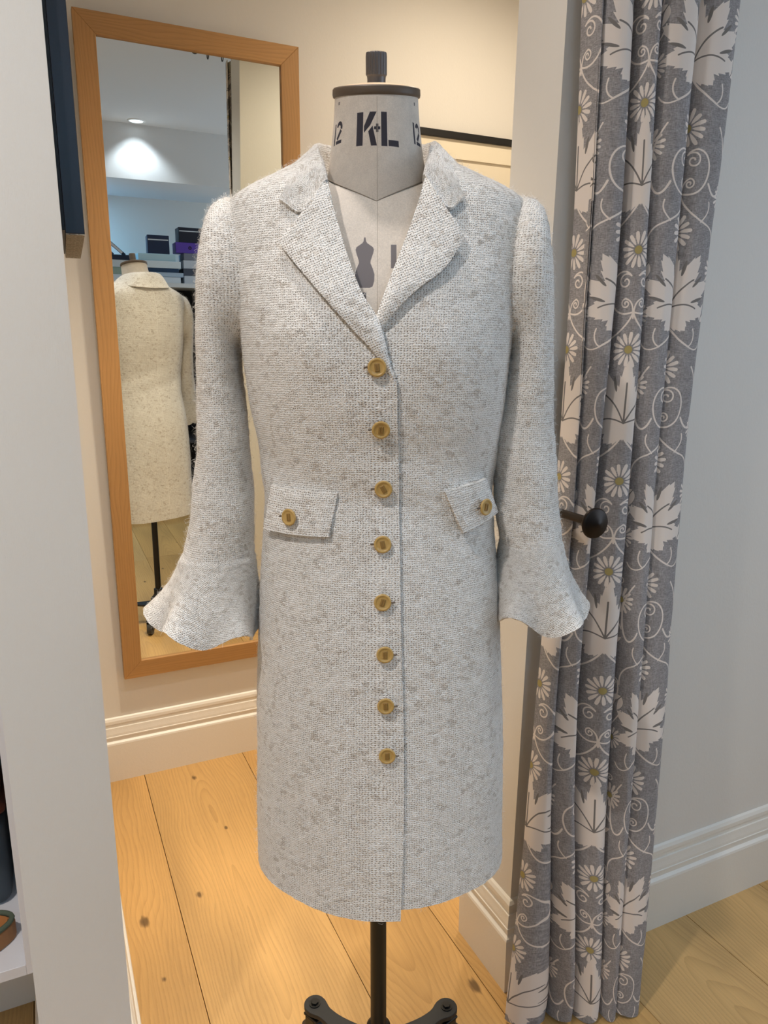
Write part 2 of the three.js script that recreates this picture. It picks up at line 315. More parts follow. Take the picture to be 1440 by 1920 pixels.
// navy panel on the side of the partition
{
  const t = thing('hanging_panel', 'narrow navy board with raw speckled lower end on the wall beside the mirror', 'board', [0.0765, 1.48, -1.10], -2.0 * rad);
  mesh('facing', box(-0.0235, 0, 0.0015, 0.95, -0.27, 0, 0.0008), std(0x070d1c, 0.4), t);
  const n = noise2(301, 128, 128), m = noise2(302, 64, 64);
  const chip = dataTex(256, 256, (x, y) => { const v = n(x / 2, y / 2), w = m(x / 7, y / 7), k = v > 0.78 ? 0.45 : 1; return [150 * k * (0.8 + 0.35 * w), 142 * k * (0.8 + 0.35 * w), 128 * k * (0.8 + 0.35 * w)]; }, true);
  chip.repeat.set(1, 1);
  const e = box(-0.0232, -0.0003, 0, 0.002, -0.2695, -0.0005), p = e.attributes.position, uv = e.attributes.uv; for (let k = 0; k < p.count; k++) uv.setXY(k, p.getX(k) / 0.06, p.getZ(k) / 0.06);
  const em = mesh('raw_end', e, std(0xffffff, 0.9, { map: chip }), t); em.userData.label = 'raw speckled chipboard end';
  mesh('backing_strip', box(-0.0275, -0.0238, 0.006, 0.95, -0.27, -0.004), std(0x09080a, 0.5), t);
}

// ---------------------------------------------------------------- the figure: dress form and coat share one place and turn
const FX = 0.4476, FZ = -0.983, FT = -25 * rad;
const NEXP = 2.3;
const YW = [1.595, 1.578, 1.562, 1.546, 1.53, 1.503, 1.46, 1.406, 1.352, 1.308, 1.254, 1.19, 1.136, 1.082, 1.017, 0.93, 0.812, 0.704, 0.596, 0.515];
const col = a => table(YW.map((y, i) => [y, a[i]]));
const wOf = col([0.0842, 0.108, 0.1426, 0.1782, 0.2009, 0.2074, 0.2052, 0.1987, 0.1922, 0.1879, 0.1825, 0.1728, 0.1696, 0.1706, 0.1771, 0.1847, 0.1912, 0.1935, 0.196, 0.198]);
const fOf = col([0.0594, 0.0648, 0.0734, 0.0842, 0.0929, 0.1048, 0.121, 0.1404, 0.1504, 0.1526, 0.147, 0.1318, 0.1264, 0.1296, 0.1361, 0.1426, 0.1458, 0.149, 0.1523, 0.1555]);
const bOf = col([0.081, 0.0918, 0.0994, 0.1058, 0.110, 0.1156, 0.121, 0.122, 0.1188, 0.1134, 0.1037, 0.095, 0.0972, 0.108, 0.121, 0.1296, 0.1318, 0.1318, 0.1339, 0.1361]);
const bust = (x, y) => 0.011 * (Math.exp(-(((x - 0.088) / 0.05) ** 2 + ((y - 1.345) / 0.06) ** 2)) + Math.exp(-(((x + 0.088) / 0.05) ** 2 + ((y - 1.345) / 0.06) ** 2)));
function around(psi, y, off = 0) {   // point on the coat's outer face at angle psi from the front, pushed out by off
  const w = wOf(y), s = Math.sin(psi), c = Math.cos(psi), d = c > 0 ? fOf(y) : bOf(y), e = 2 / NEXP;
  const x = w * Math.sign(s) * Math.abs(s) ** e, z = d * Math.sign(c) * Math.abs(c) ** e;
  const nx = Math.sign(x) * (Math.abs(x) / w) ** (NEXP - 1) / w, nz = Math.sign(z) * (Math.abs(z) / d) ** (NEXP - 1) / d, l = Math.hypot(nx, nz) || 1;
  return [x + nx / l * off + 0.003 * sstep(1.35, 1.15, y), y, z + nz / l * off + (c > 0 ? bust(x, y) : 0)];
}
const psiOf = (x, y) => Math.sign(x) * Math.asin(Math.min(1, (Math.abs(x) / wOf(y)) ** (NEXP / 2)));
const zOf = (x, y) => around(psiOf(x, y), y)[2];

// dress form
const linen = (() => {
  const n = noise2(401, 512, 512), m = noise2(402, 64, 64);
  return (w, h, draw) => {
    const c = document.createElement('canvas'); c.width = w; c.height = h; const g = c.getContext('2d');
    const im = g.createImageData(w, h);
    for (let y = 0; y < h; y++) for (let x = 0; x < w; x++) { const v = 1 + (n(x / 1.5, y / 6) - 0.5) * 0.07 + (n(x / 6 + 90, y / 1.5) - 0.5) * 0.07 + (m(x / 40, y / 40) - 0.5) * 0.04, k = (y * w + x) * 4; im.data[k] = 216 * v; im.data[k + 1] = 206 * v; im.data[k + 2] = 194 * v; im.data[k + 3] = 255; }
    g.putImageData(im, 0, 0); draw(g, w, h);
    const t = new THREE.CanvasTexture(c); t.colorSpace = THREE.SRGBColorSpace; return t;
  };
})();
{
  const t = thing('dress_form', 'linen covered tailor\'s dress form on a black pole wearing the coat', 'dress form', [FX, 0, FZ], FT);
  const seamY = psi => 1.556 - 0.036 * Math.max(0, 1 - Math.abs(psi) / 1.3) ** 1.1;
  const NX0 = 0.0682, NZ0 = 0.066, NX1 = 0.0542, NZ1 = 0.0542, YT = 1.652, TILT = 0.22;   // the neck leans forward
  const neckAt = (psi, b) => {
    const zt = NZ1 * Math.cos(psi) + 0.03, yt = YT - TILT * NZ1 * Math.cos(psi), y0 = seamY(psi), y = lerp(yt, y0, b), fl = Math.min(1, 0.35 * b + 0.8 * b * b - 0.15 * b ** 4);
    return [lerp(NX1, NX0, fl) * Math.sin(psi), y, lerp(zt, NZ0 * Math.cos(psi), lerp(b, fl, 0.5))];
  };
  const nk = sheet(128, 44, (a, b) => neckAt((a - 0.5) * 2 * Math.PI, b), (a, b, p) => [a, (p[1] - 1.50) / 0.17], 0.002, { flip: true });
  const neckTex = linen(2048, 880, (g, w, h) => {
    const X = deg => w * (0.5 + deg / 360), Y = y => h * (1 - (y - 1.50) / 0.17), mm = h / 170, dg = w / 360, ink = '#3a3841';
    g.fillStyle = ink;
    const poly = pts => { g.beginPath(); pts.forEach(([a, y], i) => i ? g.lineTo(X(a), Y(y)) : g.moveTo(X(a), Y(y))); g.closePath(); g.fill(); };
    const yb = 1.584, yt = 1.621, f = k => lerp(yt, yb, k);
    poly([[-25.3, yb], [-25.3, yt], [-16.7, yt], [-17, yb]]);                                           // K bar
    poly([[-15.6, f(0.62)], [-15.6, f(0.42)], [-8, yt], [0.6, yt], [-7.5, f(0.40)]]);                    // K upper arm
    poly([[-10, f(0.58)], [-4.6, f(0.42)], [0.8, yb - 0.0006], [-6.4, yb - 0.0006]]);                    // K lower arm
    poly([[-2.8, f(0.53)], [5.2, f(0.53)], [5.2, f(0.44)], [-2.8, f(0.44)]]); poly([[-0.2, f(0.61)], [2.8, f(0.61)], [2.8, f(0.36)], [-0.2, f(0.36)]]);   // plus
    poly([[6.4, yb - 0.001], [6.4, yt], [13.8, yt], [13.8, yb - 0.001]]);                                // L bar
    poly([[15.2, yb - 0.0006], [15.2, f(0.83)], [28.6, f(0.83)], [28.6, yb - 0.0006]]);                  // L foot
    for (const s of [-1, 1]) {
      const c = s * 61 + 3;
      poly([[c - 9.5, 1.592], [c - 9.5, 1.616], [c - 6.2, 1.616], [c - 6.2, 1.592]]);
      g.save(); g.translate(X(c + 2.5), Y(1.6045)); g.lineWidth = 4.2 * mm; g.strokeStyle = ink;
      g.beginPath(); g.ellipse(0, -5.5 * mm, 4.6 * dg, 5 * mm, 0, Math.PI * 1.08, Math.PI * 2.12); g.stroke();
      g.beginPath(); g.moveTo(4.2 * dg, -2.2 * mm); g.lineTo(-3.6 * dg, 7 * mm); g.stroke();
      g.fillRect(-6 * dg, 8.6 * mm, 12 * dg, 3.8 * mm); g.restore();
      poly([[c - 3, 1.636], [c - 3, 1.6395], [c - 0.5, 1.6395], [c - 0.5, 1.636]]);
    }
  });
  mesh('neck', nk, std(0xffffff, 0.9, { map: neckTex }), t);
  // torso
  const smin = (a, b, k) => { const h = clamp(0.5 + 0.5 * (b - a) / k, 0, 1); return lerp(b, a, h) - k * h * (1 - h); };
  const ts = sheet(96, 110, (a, b) => {
    const psi = (a - 0.5) * 2 * Math.PI, y0 = seamY(psi), q = b ** 1.5, y = lerp(y0, 0.62, q), dy = y0 - y, s = Math.sin(psi), c = Math.cos(psi);
    const w = smin(NX0 + dy * 2.0, wOf(y) - 0.016, 0.02), d = smin(NZ0 + dy * (c > 0 ? 0.62 : 0.9), (c > 0 ? fOf(y) : bOf(y)) - 0.016, 0.02);
    const e = lerp(1, 2 / NEXP, sstep(0, 0.08, dy));
    return [w * Math.sign(s) * Math.abs(s) ** e, y, d * Math.sign(c) * Math.abs(c) ** e];
  }, (a, b, p) => [clamp((p[0] + 0.16) / 0.32, 0, 1), clamp((p[1] - 1.28) / 0.28, 0, 1)], 0.003, { flip: true });
  const torsoTex = linen(1170, 1024, (g, w, h) => {
    const X = x => w * (x + 0.16) / 0.32, Y = y => h * (1 - (y - 1.28) / 0.28);
    g.fillStyle = '#757072';
    const prof = [[0.0012, 1.478], [0.002, 1.472], [0.004, 1.469], [0.013, 1.463], [0.0145, 1.459], [0.013, 1.453], [0.0095, 1.443], [0.009, 1.439], [0.0125, 1.431], [0.0155, 1.422], [0.015, 1.412], [0.0125, 1.404], [0.008, 1.402]];
    g.beginPath(); const cx = -0.0145; prof.forEach(q => { q[0] *= 0.8; q[1] = 1.437 + (q[1] - 1.437) * 0.84; }); prof.forEach(([x, y], i) => i ? g.lineTo(X(cx + x), Y(y)) : g.moveTo(X(cx + x), Y(y))); prof.slice().reverse().forEach(([x, y]) => g.lineTo(X(cx - x), Y(y))); g.closePath(); g.fill();
    g.fillRect(X(-0.0165), Y(1.402), X(-0.0125) - X(-0.0165), Y(1.380) - Y(1.402));
    g.fillRect(X(0.0185), Y(1.462), X(0.0255) - X(0.0185), Y(1.432) - Y(1.462));
    g.beginPath(); g.ellipse(X(0.042), Y(1.443), X(0.0125) - X(0), Y(0) - Y(0.0115), 0, 0, 7); g.fill();
    g.strokeStyle = 'rgba(140,128,112,0.75)'; g.lineWidth = 2; g.beginPath(); g.moveTo(X(0.0015), Y(1.53)); g.lineTo(X(0.0015), Y(1.28)); g.stroke();
  });
  mesh('torso', ts, std(0xffffff, 0.9, { map: torsoTex }), t);
  // stitched seam lines
  const pts = []; for (let k = -24; k <= 24; k++) { const p = neckAt(k / 24 * 1.5, 1); pts.push([p[0] * 1.003, p[1], p[2] * 1.003]); }
  mesh('neck_seam', tube(pts, 0.00045, 96, 6), std(0xa2978a, 0.9), t);
  const cf = []; for (let k = 0; k <= 12; k++) { const p = neckAt(0, 0.02 + 0.98 * k / 12); cf.push([0.0012, p[1], p[2] - 0.0001]); }
  mesh('centre_seam', tube(cf, 0.00035, 30, 6), std(0xb8ad9e, 0.9), t);
  const cap = new THREE.Group(); cap.name = 'neck_cap'; cap.position.set(0, YT + 0.002, 0.0302); cap.rotation.x = Math.atan(TILT); t.add(cap);
  mesh('cap_rim', lathe([[0.0, -0.003], [0.053, -0.003], [0.0565, -0.002], [0.0572, 0.001], [0.0568, 0.0068], [0.0555, 0.0085], [0.02, 0.0088]], 64), std(0x5d4e3f, 0.5), cap);
  mesh('cap_dome', lathe([[0.0545, 0.0084], [0.045, 0.0106], [0.028, 0.0132], [0.013, 0.0145], [0, 0.0145]], 64), std(0xe3c8a6, 0.55), cap);
  { // fluted knob
    const ks = sheet(144, 14, (a, b) => {
      const prof = [[0.0118, 0.0135], [0.0119, 0.0205], [0.0124, 0.0225], [0.0136, 0.024], [0.0136, 0.0475], [0.0124, 0.0495], [0.0, 0.0498]], q = b * (prof.length - 1), i = Math.min(prof.length - 2, Math.floor(q)), f = q - i;
      const r = lerp(prof[i][0], prof[i + 1][0], f), y = lerp(prof[i][1], prof[i + 1][1], f), fl = y > 0.0235 && r > 0.01 ? 1 - 0.07 * Math.pow(0.5 + 0.5 * Math.cos(a * 2 * Math.PI * 18), 4) : 1;
      return [r * fl * Math.sin(a * 2 * Math.PI), y, r * fl * Math.cos(a * 2 * Math.PI)];
    }, (a, b) => [a, b], 0, { closed: true });
    mesh('knob', ks, std(0x68625f, 0.38, { metalness: 0.3 }), cap);
  }
  mesh('pole', cylBetween([0, 0.10, 0], [0, 0.9, 0], 0.0138, 28), blackMetal, t);
  mesh('hub', lathe([[0, 0.085], [0.034, 0.085], [0.038, 0.09], [0.038, 0.118], [0.03, 0.126], [0.021, 0.14], [0.021, 0.165], [0.0145, 0.168], [0, 0.168]], 36), blackMetal, t);
  // four arched legs with casters
  const legMat = std(0x17191b, 0.55), wheelMat = std(0x3a3b3d, 0.5);
  const sp = [];
  for (let k = 0; k <= 20; k++) { const s = k / 20, r = lerp(0.02, 0.168, s), hw = lerp(0.034, 0.0125, sstep(0, 0.75, s)) + 0.007 * sstep(0.8, 0.97, s); sp.push([r, hw]); }
  for (let k = 1; k < 8; k++) { const a = k / 8 * Math.PI / 2; sp.push([0.168 + 0.0195 * Math.sin(a), 0.0195 * Math.cos(a)]); }
  const shp = new THREE.Shape([...sp.map(([r, w]) => new THREE.Vector2(r, w)), new THREE.Vector2(0.1875, 0), ...sp.slice().reverse().map(([r, w]) => new THREE.Vector2(r, -w))]);
  const legGeo = new THREE.ExtrudeGeometry(shp, { depth: 0.007, bevelEnabled: true, bevelSize: 0.0012, bevelThickness: 0.0012, bevelSegments: 2, steps: 1 });
  legGeo.rotateX(-Math.PI / 2); legGeo.translate(0, 0.085, 0);
  for (const [lx, lz] of [[-0.125, -0.113], [0.133, -0.108], [0.128, 0.113], [-0.128, 0.113]]) {
    const g = new THREE.Group(); g.name = 'leg'; g.rotation.y = Math.atan2(-lz, lx); t.add(g);
    mesh('leg_plate', legGeo, legMat, g);
    const bolt = new THREE.CylinderGeometry(0.0075, 0.0075, 0.006, 6); bolt.translate(0.168, 0.0965, 0); const wash = new THREE.CylinderGeometry(0.011, 0.011, 0.002, 20); wash.translate(0.168, 0.0942, 0);
    mesh('bolt', mergeGeometries([bolt.toNonIndexed(), wash.toNonIndexed()]), blackMetal, g);
    const fork = [box(0.150, 0.186, 0.066, 0.072, -0.014, 0.014, 0.002), box(0.156, 0.180, 0.024, 0.068, -0.0145, -0.0125), box(0.156, 0.180, 0.024, 0.068, 0.0125, 0.0145), cylBetween([0.168, 0.07, 0], [0.168, 0.086, 0], 0.006)].map(q => q.index ? q.toNonIndexed() : q);
    mesh('caster_fork', mergeGeometries(fork), blackMetal, g);
    const wh = new THREE.CylinderGeometry(0.0285, 0.0285, 0.02, 30); wh.rotateX(Math.PI / 2); wh.translate(0.168, 0.0287, 0); mesh('caster_wheel', wh, wheelMat, g);
  }
}

// ---------------------------------------------------------------- the coat
{
  const t = thing('coat', 'knee length off-white tweed coat with notched lapels and flared cuffs on the dress form', 'coat', [FX, 0, FZ], FT);
  const HEM = 0.535;
  const edgeL = table([[0.517, 0.030], [0.667, 0.034], [0.791, 0.034], [0.947, 0.030], [1.057, 0.028], [1.166, 0.026], [1.251, 0.025], [1.295, 0.024], [1.315, 0.017], [1.365, -0.001], [1.400, -0.017], [1.443, -0.034], [1.485, -0.047], [1.529, -0.058], [1.562, -0.067], [1.595, -0.074]]);
  const edgeR = table([[0.5, -0.012], [1.25, -0.012], [1.33, -0.008], [1.366, 0.0], [1.421, 0.020], [1.471, 0.038], [1.514, 0.053], [1.551, 0.063], [1.595, 0.072]]);
  const lumps = (x, y, z) => 0.0009 * perlin.noise(x * 150, y * 150, z * 150) + 0.0006 * perlin.noise(x * 60 + 7, y * 60, z * 60) + 0.0022 * perlin.noise(x * 9, y * 6 + 3, z * 9);
  const half = side => sheet(150, 300, (a, b) => {
    const yt = 1.595, q = b ** 1.12;
    let y = lerp(yt, HEM, q);
    const xe = side < 0 ? edgeL(y) : edgeR(y), p0 = psiOf(xe, y), psi = lerp(p0, side * Math.PI, a);
    let o = side < 0 ? 0.0048 * (1 - sstep(0.02, 0.4, a)) : -0.0005;
    const p = around(psi, y, 0);
    o += lumps(...p);
    // soft drape below the hips and a few pulls at the waist
    o += 0.0035 * sstep(0.95, 0.55, y) * Math.sin(psi * 5 + 1.2) + 0.002 * Math.exp(-(((y - 1.15) / 0.05) ** 2)) * Math.sin(psi * 4 + y * 60);
    const r = around(psi, y, o);
    if (side < 0) r[1] -= 0.015 * sstep(0.42, 0.0, a) * sstep(0.85, 0.53, y);
    return r;
  }, (a, b, p) => { const y = p[1], xe = side < 0 ? edgeL(y) : edgeR(y); return tuv(lerp(psiOf(xe, y), side * Math.PI, a) * 0.168, y); }, 0.0028, { flip: side > 0 });
  const bodyL = half(-1), bodyR = half(1);
  mesh('front_panel', bodyL, tweed, t).userData.label = 'overlapping buttoned half of the coat';
  mesh('front_panel', bodyR, tweed, t);
  // lapels
  const path2 = pts => { const c = new THREE.CatmullRomCurve3(pts.map(p => new THREE.Vector3(p[0], p[1], 0)), false, 'centripetal'); return s => { const p = c.getPoint(s); return [p.x, p.y]; }; };
  const poly2 = (segs, cuts) => s => { let k = 0; while (k < cuts.length && s > cuts[k]) k++; const a = k ? cuts[k - 1] : 0, b = k < cuts.length ? cuts[k] : 1; return segs[k]((s - a) / (b - a)); };
  const lapel = (R, O, flip, lift) => sheet(26, 90, (a, b) => {
    const r = R(1 - b), o = O(1 - b), x = lerp(r[0], o[0], a), y = lerp(r[1], o[1], a), z = zOf(x, y);
    const up = lerp(0.42, 1, sstep(1, 0.82, b)) * (0.006 + lift + 0.0075 * Math.sin(Math.PI * clamp(a * 0.75 + 0.12, 0, 1)) + 0.004 * sstep(0.5, 1, a) * sstep(0.9, 0.4, b));
    return [x, y, z + up + lumps(x * 1.3, y, z)];
  }, (a, b, p) => tuv(p[0] * 0.92 + p[1] * 0.38 + 0.07, p[1] * 0.92 - p[0] * 0.38), 0.006, { flip });
  const RL = path2([[0.0205, 1.304], [0.003, 1.368], [-0.017, 1.400], [-0.034, 1.443], [-0.047, 1.485], [-0.063, 1.537]]);
  const OL = poly2([path2([[0.0225, 1.292], [-0.001, 1.327], [-0.029, 1.357], [-0.069, 1.401], [-0.107, 1.445], [-0.122, 1.464]]), path2([[-0.122, 1.464], [-0.107, 1.480], [-0.093, 1.496]])], [0.8]);
  const RR = path2([[-0.006, 1.356], [0.019, 1.423], [0.038, 1.471], [0.053, 1.514], [0.061, 1.543]]);
  const OR = poly2([path2([[-0.004, 1.346], [0.020, 1.374], [0.048, 1.402], [0.084, 1.430], [0.103, 1.457], [0.110, 1.471]]), path2([[0.110, 1.471], [0.100, 1.486], [0.088, 1.502]])], [0.8]);
  mesh('lapel', lapel(RL, OL, false, 0.002), tweed, t); mesh('lapel', lapel(RR, OR, true, 0.0), tweed, t);
  // collar
  const cols = [
    [[-0.060, 1.526, 0.070], [-0.063, 1.540, 0.094], [-0.092, 1.500, 0.108], [-0.122, 1.517, 0.096]],
    [[-0.066, 1.548, 0.045], [-0.070, 1.572, 0.058], [-0.092, 1.552, 0.078], [-0.113, 1.540, 0.080]],
    [[-0.071, 1.565, 0.0], [-0.079, 1.603, 0.0], [-0.094, 1.594, 0.002], [-0.120, 1.570, 0.006]],
    [[-0.050, 1.568, -0.052], [-0.058, 1.615, -0.060], [-0.070, 1.604, -0.078], [-0.090, 1.560, -0.096]],
    [[0.0, 1.570, -0.074], [0.0, 1.620, -0.085], [0.0, 1.606, -0.100], [0.0, 1.556, -0.117]],
    [[0.050, 1.568, -0.052], [0.058, 1.617, -0.060], [0.070, 1.606, -0.078], [0.088, 1.562, -0.096]],
    [[0.069, 1.567, 0.0], [0.077, 1.606, 0.0], [0.091, 1.597, 0.002], [0.115, 1.572, 0.006]],
    [[0.064, 1.552, 0.042], [0.067, 1.578, 0.055], [0.086, 1.558, 0.076], [0.104, 1.543, 0.080]],
    [[0.059, 1.532, 0.068], [0.061, 1.547, 0.091], [0.088, 1.506, 0.107], [0.111, 1.521, 0.096]],
  ];
  const rowCurve = [0, 1, 2, 3].map(r => new THREE.CatmullRomCurve3(cols.map(c => new THREE.Vector3(...c[r])), false, 'catmullrom', 0.5));
  mesh('collar', sheet(140, 26, (a, b) => {
    const q = rowCurve.map(c => c.getPoint(a)), cc = new THREE.CatmullRomCurve3(q, false, 'catmullrom', 0.5).getPoint(b), l = lumps(cc.x, cc.y, cc.z);
    return [cc.x + l * 0.3, cc.y + l, cc.z + l];
  }, (a, b) => tuv(a * 0.5, b * 0.12 + 0.03), 0.006, { flip: false }), tweed, t);
  // sleeves: outer and inner seam points of each ring
  const SL = [[-0.190, 1.530, -0.160, 1.335], [-0.206, 1.536, -0.173, 1.338], [-0.228, 1.520, -0.186, 1.339], [-0.244, 1.468, -0.194, 1.336], [-0.253, 1.395, -0.197, 1.317], [-0.257, 1.298, -0.194, 1.276], [-0.261, 1.211, -0.187, 1.206], [-0.274, 1.103, -0.184, 1.103], [-0.289, 1.028, -0.186, 1.028]];
  const SR = [[0.186, 1.530, 0.160, 1.335], [0.205, 1.536, 0.173, 1.338], [0.227, 1.520, 0.181, 1.339], [0.240, 1.468, 0.184, 1.336], [0.246, 1.395, 0.184, 1.317], [0.251, 1.298, 0.176, 1.276], [0.255, 1.211, 0.167, 1.206], [0.266, 1.110, 0.173, 1.110], [0.272, 1.050, 0.183, 1.050]];
  const DZ = [0.066, 0.079, 0.083, 0.081, 0.070, 0.060, 0.054, 0.054, 0.055], CZ = [0, 0, 0, 0, 0.002, 0.006, 0.012, 0.018, 0.022];
  const curve1 = vals => table(vals.map((v, i) => [i, v]));
  const sleeves = [];
  for (const S of [SL, SR]) {
    const c = [0, 1, 2, 3].map(k => curve1(S.map(r => r[k]))), dz = curve1(DZ), cz = curve1(CZ), sg = Math.sign(S[0][0]);
    const ring = (q, a) => {
      const ox = c[0](q), oy = c[1](q), ix = c[2](q), iy = c[3](q), cp = Math.cos(a), sp = Math.sin(a);
      const x = (ox + ix) / 2 + (ox - ix) / 2 * cp, y = (oy + iy) / 2 + (oy - iy) / 2 * cp, z = cz(q) + dz(q) * sp;
      return [x, y, z];
    };
    const g = sheet(110, 190, (a, b) => {
      const q = b * 8, an = a * 2 * Math.PI, p = ring(q, an), l = lumps(...p) * 1.1 + 0.002 * Math.sin(p[1] * 55 + Math.sin(an) * 2.2 + p[0] * 20) * sstep(3.5, 6, q) * (0.5 + 0.5 * perlin.noise(p[1] * 12, an, 3));
      return [p[0] + Math.cos(an) * sg * l, p[1] + (q < 3 ? l : 0), p[2] + Math.sin(an) * l];
    }, (a, b, p) => { const q = b * 8, cx = sg * 0.226, e = Math.max(q, 4.5), mx = lerp((c[0](e) + c[2](e)) / 2, cx, sstep(6, 4, q)); let an = Math.atan2(p[2] - cz(q), sg * (p[0] - mx)); an += 2 * Math.PI * Math.round((a * 2 * Math.PI - an) / (2 * Math.PI)); return tuv(an * 0.054 + 0.04, p[1]); }, 0.003, { closed: true, flip: sg < 0 });
    sleeves.push(g); mesh('sleeve', g, tweed, t);
  }
  // flared cuffs
  const cuff = (x0, r0, y0, x1, r1, y1, sg, ph, tip) => sheet(150, 50, (a, b) => {
    const an = a * 2 * Math.PI, k = b ** 1.25, fl = Math.cos(5 * an + ph) * 0.17 * k * k + Math.cos(3 * an + ph * 2.3) * 0.08 * k;
    const tuck = -0.0045 * sstep(0.09, 0.0, b), rx = lerp(r0 + 0.0008, r1, k) * (1 + fl * 0.8) + tuck, rz = lerp(0.0556, 0.082, k) * (1 + fl) + tuck;
    const y = lerp(y0 + 0.010, y1, b) + Math.cos(5 * an + ph + 0.5) * 0.012 * k + tip * k * Math.cos(an);
    const x = lerp(x0, x1, k) + rx * Math.cos(an) * sg, z = 0.022 + rz * Math.sin(an) + 0.01 * k, l = lumps(x, y, z) * 1.2 + 0.0016 * Math.exp(-((b / 0.06) ** 2));
    return [x + Math.cos(an) * sg * l, y, z + Math.sin(an) * l];
  }, (a, b) => tuv(a * 0.42 * (0.75 + 0.5 * b) + b * 0.05, -b * 0.14 + a * 0.2), 0.0035, { closed: true, flip: sg < 0 });
  const cL = cuff(-0.2375, 0.0525, 1.030, -0.255, 0.084, 0.931, -1, 0.4, 0.010), cR = cuff(0.2275, 0.0445, 1.052, 0.240, 0.074, 0.950, 1, 0.9, -0.004);
  mesh('flared_cuff', cL, tweed, t); mesh('flared_cuff', cR, tweed, t);
  // pocket flaps
  const flap = (cx, flip) => sheet(40, 26, (a, b) => {   // corners: top outer ... as [x, y] clockwise from top left
    const xt = lerp(cx[0][0], cx[1][0], a), yt = lerp(cx[0][1], cx[1][1], a), xb = lerp(cx[3][0], cx[2][0], a), yb = lerp(cx[3][1], cx[2][1], a);
    const x = lerp(xt, xb, b), y = lerp(yt, yb, b), p = around(psiOf(x, y), y, 0), l = lumps(...p);
    const edge = Math.min(a, 1 - a, b * 0.6, (1 - b) * 0.6);
    return around(psiOf(x, y), y, 0.0055 + 0.006 * b + l + 0.0015 * sstep(0, 0.12, edge));
  }, (a, b) => tuv(a * 0.095 + 0.11, -b * 0.058 + 0.05), 0.0065, { flip });
  mesh('pocket_flap', flap([[-0.146, 1.150], [-0.053, 1.148], [-0.064, 1.090], [-0.153, 1.087]], true), tweed, t);
  mesh('pocket_flap', flap([[0.086, 1.148], [0.143, 1.160], [0.158, 1.108], [0.109, 1.091]], true), tweed, t);
  // horn buttons with a bar of thread
  const horn = std(0xc4a05e, 0.34), hornDark = std(0x98763e, 0.5);
  const bGeo = lathe([[0, 0], [0.0095, 0], [0.0112, 0.001], [0.0117, 0.0024], [0.0111, 0.0036], [0.0098, 0.0040], [0.0088, 0.0036], [0.0080, 0.0028], [0.006, 0.0026], [0, 0.0026]], 40); bGeo.rotateX(Math.PI / 2);
  const thGeo = mergeGeometries([box(-0.0032, 0.0032, -0.0052, 0.0052, 0.0018, 0.0036, 0.0009).toNonIndexed(), box(-0.0022, -0.0008, -0.0042, 0.0042, 0.0030, 0.0044).toNonIndexed(), box(0.0008, 0.0022, -0.0042, 0.0042, 0.0030, 0.0044).toNonIndexed()]);
  const slit = tube([[-0.0165, 0, 0.0012], [-0.013, 0.0004, 0.0016], [-0.010, 0, 0.0012]], 0.0011, 8, 6), slitMat = std(0x6d6258, 1);
  const putButton = (x, y, off, turn, side = 1) => {
    const psi = psiOf(x, y), p = around(psi, y, off), q = around(psi, y, off + 0.01), n = new THREE.Vector3(q[0] - p[0], 0, q[2] - p[2]);
    const up = around(psiOf(x, y + 0.01), y + 0.01, off), dn = around(psiOf(x, y - 0.01), y - 0.01, off), tan = new THREE.Vector3(up[0] - dn[0], up[1] - dn[1], up[2] - dn[2]).normalize();
    const right = tan.clone().cross(n).normalize(), nn = right.clone().cross(tan).normalize();
    const b = mesh('button', bGeo, horn, t); b.userData.label = 'round tan horn button';
    const m = new THREE.Matrix4().makeBasis(right, tan, nn); b.quaternion.setFromRotationMatrix(m); b.rotateZ(turn); b.position.set(...p);
    mesh('thread', thGeo, hornDark, b);
    const s = mesh('buttonhole', slit, slitMat, t); s.quaternion.setFromRotationMatrix(m); s.position.set(...p); if (side < 0) s.rotateZ(Math.PI);
  };
  [[0.001, 1.311], [0.004, 1.234], [0.006, 1.155], [0.005, 1.081], [0.005, 1.003], [0.008, 0.931], [0.009, 0.857], [0.011, 0.783]].forEach(([x, y], i) => putButton(x, y, 0.0085, [0.1, -0.1, 0.5, 0.2, -0.3, 0.0, 0.05, 0.02][i], i >= 4 ? -1 : 1));
  putButton(-0.112, 1.113, 0.0155, 0.1); putButton(0.134, 1.123, 0.0155, -0.2);
  // loose fibres standing off the cloth
  const r = mulberry(777), pos = [], idx = [];
  const fibres = (g, count, len) => {
    const { P, n } = g.userData, N = P.length / 3;
    for (let k = 0; k < count; k++) {
      const i = Math.floor(r() * N) * 3, p = new THREE.Vector3(P[i], P[i + 1], P[i + 2]), nn = new THREE.Vector3(n[i], n[i + 1], n[i + 2]);
      const d = new THREE.Vector3(r() - 0.5, r() - 0.5, r() - 0.5).normalize(), L = len * (0.4 + r()), lift = 0.12 + 0.5 * r() * r();
      const tdir = d.clone().addScaledVector(nn, -d.dot(nn)).normalize(), wv = nn.clone().cross(tdir).multiplyScalar(0.00013), bend = new THREE.Vector3(r() - 0.5, r() - 0.5, r() - 0.5).multiplyScalar(L * 0.7);
      const o = pos.length / 3;
      for (let s = 0; s <= 3; s++) { const f = s / 3, c = p.clone().addScaledVector(tdir, L * (f - 0.5)).addScaledVector(nn, L * lift * Math.sin(f * Math.PI * 0.8) + 0.0004).addScaledVector(bend, f * f); pos.push(c.x + wv.x, c.y + wv.y, c.z + wv.z, c.x - wv.x, c.y - wv.y, c.z - wv.z); }
      for (let s = 0; s < 3; s++) { const q = o + s * 2; idx.push(q, q + 1, q + 3, q, q + 3, q + 2); }
    }
  };
